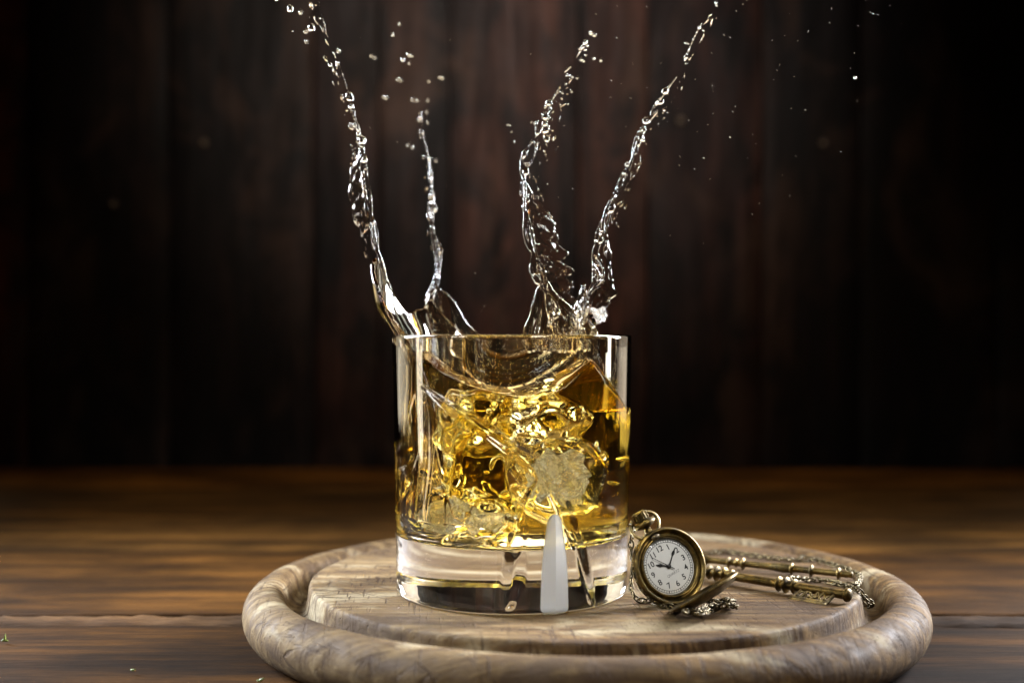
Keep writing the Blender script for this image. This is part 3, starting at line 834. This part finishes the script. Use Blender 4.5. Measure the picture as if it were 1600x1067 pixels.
drops(A6([(106, 48, 17), (40, 0, 9), (211, 140, 18), (302, 321, 10), (398, 476, 20), (402, 522, 15), (455, 690, 22), (438, 657, 7), (422, 615, 12), (401, 607, 5), (470, 785, 16), (117, 155, 4)]),
    lambda: -.7, '%s of the clear droplets beside the leftmost jet', 'droplets along the leftmost jet')
drops(A6([(157, 63, 9), (185, 155, 10), (186, 205, 8), (343, 250, 9), (503, 275, 7), (519, 282, 7), (609, 172, 8), (640, 118, 6), (658, 293, 8), (688, 270, 8), (703, 275, 8), (688, 311, 7), (633, 388, 6), (647, 395, 6), (565, 475, 7), (578, 480, 7), (706, 489, 8), (727, 492, 6), (780, 492, 6), (775, 549, 6), (738, 587, 8), (780, 602, 6), (838, 378, 7), (852, 383, 7), (683, 710, 6), (706, 722, 7), (760, 770, 6), (788, 778, 8), (820, 785, 7), (785, 400, 6), (800, 950, 12), (790, 965, 9), (815, 1022, 13), (800, 1030, 9)]),
    lambda: 6.5 + random.uniform(-1, 2), '%s of the blurred droplets around the second jet from the left', 'blurred droplets round the second jet from the left')
drops(A7([(512, 162, 9), (530, 175, 9), (478, 216, 7), (455, 241, 6), (484, 245, 6), (494, 225, 6), (465, 295, 8), (477, 302, 6), (487, 272, 5), (527, 289, 6), (560, 298, 8), (395, 369, 6), (408, 370, 5), (422, 378, 6), (445, 383, 6), (390, 413, 5), (355, 450, 6), (372, 455, 6), (418, 450, 6), (105, 611, 5), (116, 613, 4), (124, 646, 4), (137, 696, 4), (222, 600, 5), (234, 604, 5), (292, 572, 20), (290, 635, 18), (296, 680, 14), (245, 700, 11)]),
    lambda: 2.8, '%s of the droplets around the third jet from the left', 'droplets round the third jet')
drops(A7([(850, 500, 17), (877, 450, 16), (782, 595, 17), (1043, 137, 8), (1062, 150, 6), (975, 213, 5), (988, 216, 5), (1123, 18, 6), (1128, 30, 5), (768, 685, 12), (690, 806, 12)]),
    lambda: -.5, '%s of the clear droplets on the rightmost jet', 'droplets along the rightmost jet')
T = A7([(a, b, 2.6) for a, b in [(640, 34), (785, 37), (537, 73), (273, 103), (218, 267), (640, 188), (1223, 58), (1160, 170), (1167, 175), (1190, 184), (1103, 261), (1022, 389), (1104, 422), (1110, 452), (1220, 524), (1206, 548), (1110, 557), (1086, 612), (1097, 877), (1032, 646), (991, 589), (938, 532), (907, 500), (935, 432), (924, 478), (947, 403), (889, 552), (945, 811), (1020, 829), (1064, 775), (716, 313), (855, 311), (788, 430), (708, 482), (660, 408), (610, 395), (610, 479), (682, 621), (350, 720), (424, 925), (348, 968)]])
T += A5([(a, b, 2.4) for a, b in [(28, 31), (427, 20), (400, 49), (443, 4), (797, 38), (789, 98), (699, 134), (657, 172), (600, 150), (550, 170), (906, 110), (957, 53), (1040, 25), (1087, 100), (939, 3), (622, 58), (970, 60), (990, 65), (582, 271), (571, 296), (642, 321), (557, 334), (891, 223), (875, 286), (903, 423), (630, 453), (680, 472), (686, 460), (397, 445), (386, 466), (470, 560), (482, 599), (449, 659), (648, 651), (835, 632), (291, 746), (228, 706), (592, 731), (625, 815), (468, 893), (495, 845), (126, 982), (263, 1011), (166, 652), (266, 659), (162, 688)]])
T += [(730, 378, .9), (743, 426, 1.1), (757, 477, 1.2), (752, 486, .8), (563, 59, .8), (704, 63, .9), (621, 222, .8), (697, 291, .8), (578, 200, .8)]
for x, y, r in T: drop(x, y, r * .68, random.uniform(-1, 1.5), 'pinpoint droplet flying against the dark wall', 'pinpoint droplets in the air')
drop(1335.5, 122, 2.3, 0, 'brightest of the small droplets high against the right part of the wall', None)
drop(1140.6, 214, 1.6, 0, 'small bright droplet right of the rightmost jet, level with its lower half', None)

# ------------------------------------------------------------------ pocket watch (built facing +Z, then set down)
WT = thing('pocket_watch', 'small antique brass pocket watch leaning open beside the tumbler', 'pocket watch')
def part(name, me, mat, parent=WT, smooth=True, label=None):
    o = link(name, me, parent, mat, smooth)
    if label: o['label'] = label
    return o
def bead(a0, a1, r, z, rr, n):
    return [(r + rr * math.cos(a0 + (a1 - a0) * k / n), z + rr * math.sin(a0 + (a1 - a0) * k / n)) for k in range(n + 1)]
cp = [(0, -.46), (.7, -.45), (1.0, -.38), (1.15, -.26), (1.20, -.16), (1.225, -.14), (1.23, -.05), (1.21, -.02), (1.21, .06), (1.245, .09), (1.26, .15), (1.245, .22), (1.21, .26), (1.17, .27),
      (1.13, .24), (1.075, .13), (1.05, .11), (1.03, .13), (1.02, .20), (.99, .235), (.95, .225), (.92, .17), (.905, .09), (.90, .03), (0, .03)]
part('case', lathe('case', cp, 96), M_brass)
# pierced scroll-work band round the case wall
mes = []
for k in range(26):
    a = 2 * PI * k / 26
    P = [Vector(((1.20 + .045 * math.cos(t) + .02) * math.cos(a + .085 * math.sin(t * 1)), (1.20 + .02 + .02 * math.sin(2 * t)) * math.sin(a + .085 * math.sin(t)), -.06 + .13 * math.cos(t))) for t in [2 * PI * q / 12 for q in range(12)]]
    mes.append(tube('x', P, .026, 6, closed=True))
o = part('scroll_band', join_meshes('scroll_band', mes), M_brassd)
part('dial', lathe('dial', [(0, .042), (.87, .042), (.90, .036)], 64), M_dial)
part('crystal', lathe('crystal', [(0, .26)] + [(.915 * k / 10, .26 - .10 * (k / 10) ** 2) for k in range(1, 11)], 64), M_crystal)
def text_mesh(s, size, loc, rot=0, bold=0.0, shear=0.0):
    cu = bpy.data.curves.new('t', 'FONT'); cu.body = s; cu.size = 1.0; cu.align_x = 'CENTER'; cu.align_y = 'CENTER'
    cu.extrude = .003 / size; cu.offset = bold / size; cu.shear = shear; cu.resolution_u = 4
    ob = bpy.data.objects.new('t', cu); C.objects.link(ob)
    dg = bpy.context.evaluated_depsgraph_get(); me = bpy.data.meshes.new_from_object(ob.evaluated_get(dg))
    bpy.data.objects.remove(ob); bpy.data.curves.remove(cu)
    me.materials.clear()
    me.transform(Matrix.Translation(Vector(loc) * S) @ Matrix.Rotation(rot, 4, 'Z') @ Matrix.Diagonal((size * S, size * S, size * S, 1)))
    return me
for n in range(1, 13):
    a = PI / 2 - n * PI / 6
    part('numeral', text_mesh(str(n), .26, (.62 * math.cos(a), .62 * math.sin(a), .047), 0, .004), M_ink, smooth=False)
part('lettering', text_mesh('QUARTZ', .12, (0.02, -.27, .047), 0, 0, .3), M_grey, smooth=False)
mes = []
for r in (.775, .85):
    mes.append(lathe('x', [(r, .043), (r, .047), (r + .014, .047), (r + .014, .043)], 96))
for k in range(60):
    a = 2 * PI * k / 60; w = .014 if k % 5 else .03
    t = Vector((math.cos(a), math.sin(a), 0)); u = Vector((-t.y, t.x, 0)) * w / 2; z = Vector((0, 0, .046))
    mes.append(mesh('x', [t * .782 - u + z, t * .782 + u + z, t * .85 + u + z, t * .85 - u + z], [(0, 1, 2, 3)]))
part('minute_track', join_meshes('minute_track', mes), M_ink, smooth=False)
def hand(name, ang, outl, z, th=.014):
    a = PI / 2 - ang; c, s_2 = math.cos(a), math.sin(a)
    pts = [(l, w) for l, w in outl] + [(l, -w) for l, w in outl[::-1]]
    n = len(pts)
    vs = [(l * c - w * s_2, l * s_2 + w * c, z) for l, w in pts] + [(l * c - w * s_2, l * s_2 + w * c, z + th) for l, w in pts]
    fs = [tuple(range(n))[::-1], tuple(range(n, 2 * n))] + [(i, (i + 1) % n, n + (i + 1) % n, n + i) for i in range(n)]
    return part(name, mesh(name, vs, fs), M_hand, smooth=False)
hand('hour_hand', math.radians(-58), [(-.06, .02), (.0, .045), (.12, .022), (.22, .025), (.30, .055), (.38, .028), (.46, .006)], .065)
hand('minute_hand', math.radians(50), [(-.08, .02), (0, .04), (.15, .022), (.36, .018), (.44, .045), (.50, .045), (.56, .016), (.66, .005)], .085)
hand('second_hand', math.radians(-38), [(-.2, .014), (0, .016), (.66, .006)], .105, .008)
part('hand_hub', lathe('hand_hub', [(0, .04), (.07, .04), (.07, .11), (.05, .125), (0, .128)], 20), M_hand)
# pendant, crown and bow at twelve o'clock (axis +Y)
def alongY(me, y): return xform(me, Matrix.Translation((0, y, -.05)) @ Matrix.Rotation(-PI / 2, 4, 'X'))
part('pendant', alongY(lathe('pendant', [(0, -.05), (.17, 0), (.13, .05), (.15, .1), (.12, .16), (.11, .22), (.14, .24), (.34, .30), (.40, .38), (.36, .47), (.24, .52), (.16, .53), (0, .53)], 40), 1.17), M_brass)
part('winding_crown', alongY(lathe('winding_crown', [(0, 0), (.2, 0), (.235, .03), (.235, .26), (.19, .31), (0, .33)], 72, lambda a, k, r, z: (r * (1 + (.09 if int(a / (2 * PI) * 72) % 4 < 2 and r > .19 else 0)), z)), 1.68), M_brass, smooth=False)
# bow ring with knurled edge
bowp = [Vector((.52 * math.sin(t) * (1 if abs(t) < 2.2 else .98), .42 * math.cos(t), 0)) for t in [-2.7 + 5.4 * k / 40 for k in range(41)]]
bow = tube('bow', bowp, lambda i: .052 + .014 * (i % 2), 8)
xform(bow, Matrix.Translation((0, 1.52, -.05)) @ Matrix.Rotation(math.radians(192), 4, 'Z') @ Matrix.Rotation(math.radians(14), 4, 'X'))
part('bow', bow, M_brassd)
part('catch', xform(lathe('catch', [(0, 0), (.12, 0), (.10, .07), (0, .09)], 14), Matrix.Translation((0, 1.03, .20)) @ Matrix.Diagonal((1.5, .9, 1, 1))), M_brassd)
# hinged cover
hing = tube('hinge', [(-.28 + .08 * k, 0, 0) for k in range(8)], lambda i: .065 if i % 2 else .055, 10)
part('hinge', xform(hing, Matrix.Translation((0, -1.27, .17))), M_brassd)
lidp = [(0, -.20), (.5, -.18), (.85, -.12), (1.08, -.02), (1.13, .03), (1.22, .04), (1.25, .08), (1.23, .13), (1.12, .14), (1.06, .09), (.8, 0), (.4, -.06), (0, -.075)]
lid = lathe('cover', lidp, 80)
# cover lies in its own XY with hinge on +Y side; swing it open
OPEN = math.radians(85)
xform(lid, Matrix.Translation((0, -1.29, .17)) @ Matrix.Rotation(OPEN, 4, 'X') @ Matrix.Rotation(PI, 4, 'Y') @ Matrix.Translation((0, 1.27, -.0)))
lido = part('cover', lid, M_brass, label='hinged brass cover hanging open below the dial')
# pose: roll ccw, lean back, turn a little to the right
Rw = Matrix.Rotation(math.radians(18), 4, 'Z') @ Matrix.Rotation(math.radians(90 - 17), 4, 'X') @ Matrix.Rotation(math.radians(24), 4, 'Z')
pc = W(1044, 880, -2.2)
WT.rotation_euler = Rw.to_euler(); WT.location = pc * S
# drop until it rests on the board
lowest = 9e9
for ch in (lido,):
    for v in ch.data.vertices: lowest = min(lowest, (Rw @ (v.co / S) + pc).z)
for ch in WT.children:
    if ch.name.startswith('case'):
        for v in ch.data.vertices: lowest = min(lowest, (Rw @ (v.co / S) + pc).z)
print('watch lowest', lowest, 'board', ZB)
WT.location.z += (ZB + .01 - lowest) * S

# ------------------------------------------------------------------ keys
def axis_matrix(p, q, roll=0.0):
    z = (q - p).normalized(); x = Vector((0, 0, 1)).cross(z).normalized(); y = z.cross(x)
    M = Matrix((x, y, z)).transposed().to_4x4()
    return M @ Matrix.Rotation(roll, 4, 'Z')
def key(label, p, q, shaft, bow_fn, bit_fn, collars, tip):
    L = (q - p).length
    K = thing('skeleton_key', label, 'key', p, 'old brass keys lying behind the pocket watch')
    K.rotation_euler = axis_matrix(p, q).to_euler()
    pr = shaft(L)
    link('shank', lathe('shank', pr, 28), K, M_brass)
    for z, r, w in collars:
        link('collar', lathe('collar', [(shaft.r * .8, z - w / 2)] + [(shaft.r * .9 + (r - shaft.r * .9) * math.sin(PI * k / 8), z - w / 2 + w * k / 8) for k in range(1, 8)] + [(shaft.r * .8, z + w / 2)], 28), K, M_brass)
    bow_fn(K); bit_fn(K, L)
    return K
class Sh:
    def __init__(s, r, bulges=(), end=0): s.r = r; s.b = bulges; s.end = end
    def __call__(s, L):
        out = [(0, 0)]
        for k in range(60):
            z = L * k / 59; r = s.r
            for c, w, a in s.b: r += a * math.exp(-((z - c) / w) ** 2)
            if z > L - .12 and s.end: r *= .92
            out.append((r, z))
        out.append((0, L)); return out
def ring_bow(R, n, zoff, wire=.10):
    def f(K):
        # three-lobed open bow
        for k in range(n):
            a = PI / 2 * (k - (n - 1) / 2) * .95
            c = Vector((math.sin(a) * R * 1.1, 0, zoff - math.cos(a) * R * 1.1))
            P = [c + Vector((math.cos(t) * R, 0, math.sin(t) * R)) for t in [2 * PI * q / 24 for q in range(24)]]
            link('bow_loop', tube('bow_loop', P, wire, 8, closed=True), K, M_brass)
    return f
def bit_a(K, L):
    vs = []; fs = []
    out = [(0, -.75), (0, -.1), (-.62, -.1), (-.62, -.28), (-.40, -.28), (-.40, -.42), (-.62, -.42), (-.62, -.75)]
    n = len(out)
    for s in (-.07, .07):
        for y, z in out: vs.append((s, y, L + z - .15))
    fs = [tuple(range(n)), tuple(range(n, 2 * n))[::-1]] + [(i, n + i, n + (i + 1) % n, (i + 1) % n) for i in range(n)]
    o = link('bit', mesh('bit', vs, fs), K, M_brass, smooth=False)
def to_world(K, v): return K.matrix_basis @ v
# upper key: slim, turned collars
p1 = G(1062, 871, ZB + .22); q1 = G(1333, 899, ZB + .20)
p1.z = ZB + .24; q1.z = ZB + .22
L1 = (q1 - p1).length
sh1 = Sh(.122, [(L1 * .62, .42, .055), (L1 * .16, .12, .08)], 1)
def nobit(K, L): pass
def back_bit(K, L):
    # the bit of this key points away from the camera, low on the far side
    vs = []; out = [(.05, -1.3), (.05, -.55), (.55, -.55), (.55, -.8), (.4, -.8), (.4, -1.0), (.55, -1.0), (.55, -1.3)]
    n = len(out)
    for s in (-.13, .0):
        for x, z in out: vs.append((x, s, L + z))
    fs = [tuple(range(n)), tuple(range(n, 2 * n))[::-1]] + [(i, n + i, n + (i + 1) % n, (i + 1) % n) for i in range(n)]
    link('bit', mesh('bit', vs, fs), K, M_brassd, smooth=False)
fr = lambda x: L1 * x
K1 = key('slimmer brass key with ringed shank, farther from the camera of the two', p1, q1, sh1, ring_bow(.42, 3, -.2), nobit,
         [(fr(.30), .215, .13), (fr(.345), .17, .1), (fr(.385), .235, .16), (fr(.665), .225, .17), (fr(.775), .225, .17), (fr(.925), .225, .16)], None)
# lower key: thicker barrel, triple collar, cut bit
p2 = G(1050, 884, ZB + .26); q2 = G(1322, 929, ZB + .28)
L2 = (q2 - p2).length
sh2 = Sh(.158, [], 1)
g2 = lambda x: L2 * x
def bit_b(K, L):
    # ornate bit swung toward the camera, lying low: bar + pierced scrolls
    # local -x (toward camera) is found from the axes
    z0 = L * .775; z1 = L * .955
    Rm = K.rotation_euler.to_matrix(); tocam = Vector((-.10, -.86, -.28))
    v = Rm.inverted() @ tocam; v.z = 0; v.normalize()
    w = Vector((0, 0, 1)).cross(v)
    def bar(d, a, b, r): return tube('x', [v * d + Vector((0, 0, a + (b - a) * t / 6)) for t in range(7)], r, 8)
    mes = [bar(.62, z0 - .12, z1 + .02, .055), bar(.74, z0 - .12, z1 + .02, .055)]
    for ph, rad in ((0, .055), (2.3, .045)):
        mes.append(tube('x', [v * (.36 + .17 * math.sin(t / 40 * 5 * PI + ph)) + w * .03 * math.cos(t) + Vector((0, 0, z0 + (z1 - z0) * t / 40)) for t in range(41)], rad, 6))
    mes.append(tube('x', [v * (.25 + .4 * t / 4) + Vector((0, 0, (z0 + z1) / 2 + .05)) for t in range(5)], .05, 6))
    mes.append(tube('x', [v * (.1 + .1 * t) + Vector((0, 0, z1 - .03)) for t in range(7)], .06, 8))
    mes.append(tube('x', [v * (.1 + .1 * t) + Vector((0, 0, z0 + .02)) for t in range(7)], .05, 8))
    link('bit', join_meshes('bit', mes), K, M_brassd)
    link('end_ball', lathe('end_ball', [(0, L - .08)] + [(.235 * math.sin(PI * k / 8), L + .06 - .14 * math.cos(PI * k / 8)) for k in range(1, 8)] + [(0, L + .2)], 24), K, M_brass)
K2 = key('thicker brass key with triple collar and pierced bit, nearer the camera', p2, q2, sh2, ring_bow(.36, 3, -.2), bit_b,
         [(g2(.24), .25, .13), (g2(.285), .27, .14), (g2(.33), .26, .13), (g2(.375), .23, .12), (g2(.645), .26, .15), (g2(.685), .28, .17), (g2(.73), .26, .15)], None)

# ------------------------------------------------------------------ chains
lp = []
for k in range(14):
    t = 2 * PI * k / 14
    lp.append(Vector((.085 * math.cos(t) * (1.0), .0, .13 * math.sin(t) + .035 * (1 if math.sin(t) > 0 else -1) * abs(math.sin(t)))))
link_me = tube('link', lp, .030, 6, closed=True); link_me.materials.append(M_chain)
link_me.polygons.foreach_set('use_smooth', [True] * len(link_me.polygons))
def chain(T, pts, step=.215, seed=0, big=None):
    P = catmull(pts, 14); acc = 0; pos = [P[0]]
    for a, b in zip(P, P[1:]):
        d = (b - a).length
        while acc + d >= step:
            t = (step - acc) / d; a = a + (b - a) * t; pos.append(a); d = (b - a).length; acc = 0
        acc += d
    rr = random.Random(seed)
    for i in range(len(pos) - 1):
        z = (pos[i + 1] - pos[i]).normalized()
        up = Vector((0, 0, 1)) if abs(z.z) < .9 else Vector((1, 0, 0))
        x = up.cross(z).normalized(); y = z.cross(x)
        M = Matrix((x, y, z)).transposed().to_4x4() @ Matrix.Rotation((i % 2) * PI / 2 * .92 + .6 + rr.uniform(-.3, .3), 4, 'Z')
        o = bpy.data.objects.new('link', link_me); C.objects.link(o); o.parent = T
        M.translation = ((pos[i] + pos[i + 1]) / 2) * S - T.location
        if big and i in big: M = M @ Matrix.Diagonal((1.9, 1.4, 1.35, 1))
        o.matrix_basis = M
zc = ZB + .10
CH = thing('watch_chain', 'tarnished chain looping behind the two keys and dropping into the groove', 'chain', G(1200, 880, ZB))
a_ = lambda x, y, z=zc: G(x, y, z)
chain(CH, [a_(1040, 857), a_(1100, 863), a_(1135, 861), a_(1170, 866), a_(1205, 871), a_(1240, 874), a_(1270, 873), a_(1300, 881), a_(1325, 889), a_(1345, 900), a_(1338, 913),
           a_(1315, 912), a_(1290, 907), a_(1262, 905), a_(1235, 903, ZB + .3)], seed=1, big=(28,))
chain(CH, [a_(1300, 909), a_(1325, 916), a_(1342, 922), Vector(G(1349, 930, ZB - .1)), Vector(G(1357, 938, ZB - .35)), Vector(G(1364, 944, ZB - .5)), Vector(G(1358, 947, ZB - .62)), Vector(G(1350, 940, ZB - .66))], seed=2)
CP = thing('watch_chain', 'tarnished chain hanging from the watch bow and bunched under its open cover', 'chain', G(1080, 940, ZB))
bw = WT.location / S + (Rw @ Vector((-.42, 1.75, 0)))
glx = lambda x, y, Y: W(x, y, Y)
chain(CP, [bw, glx(988, 832, -1.5), glx(986, 856, -1.4), glx(990, 880, -1.4), glx(986, 905, -1.7), glx(988, 925, -2.0), a_(998, 938), a_(1015, 938), a_(1035, 946), a_(1060, 946)], seed=3)
rr = random.Random(12); pts = [a_(1068, 948)]
for k in range(24):
    t = k / 23
    pts.append(G(1075 + 75 * (.5 - .5 * math.cos(t * 9.5)) + rr.uniform(-6, 6), 946 + 17 * math.sin(t * 13) * .6 + rr.uniform(-4, 4), zc + rr.random() * .34))
chain(CP, pts, seed=4)

# ------------------------------------------------------------------ tiny herb scraps on the table
def sprig(x, y, blades, label):
    p = G(x, y, .1); p.z = .06
    mes = []
    for dx, dz, L in blades:
        L *= .62; P = [Vector((dx * t * L, -.1 * t * L, .02 + dz * t * L)) for t in (0, .3, .6, 1)]
        mes.append(tube('x', P, lambda i: [.035, .045, .03, .006][i], 5))
    o = link('herb_scrap', join_meshes('herb_scrap', mes), None, M_herb); o.location = p * S
    tag(o, label, 'herb scrap')
sprig(6, 1000, [(.15, 1, .42), (-.5, .5, .2), (1, .03, .25), (-1, .1, .2)], 'tiny green sprig standing on the table at the far left edge')
sprig(404, 1063, [(1, .55, .32), (-.6, .3, .2)], 'tiny green leaf scrap on the table in front of the left rim')
sprig(206, 1046, [(1, .2, .2), (-1, .1, .12)], 'flat green fleck on the table at the lower left')
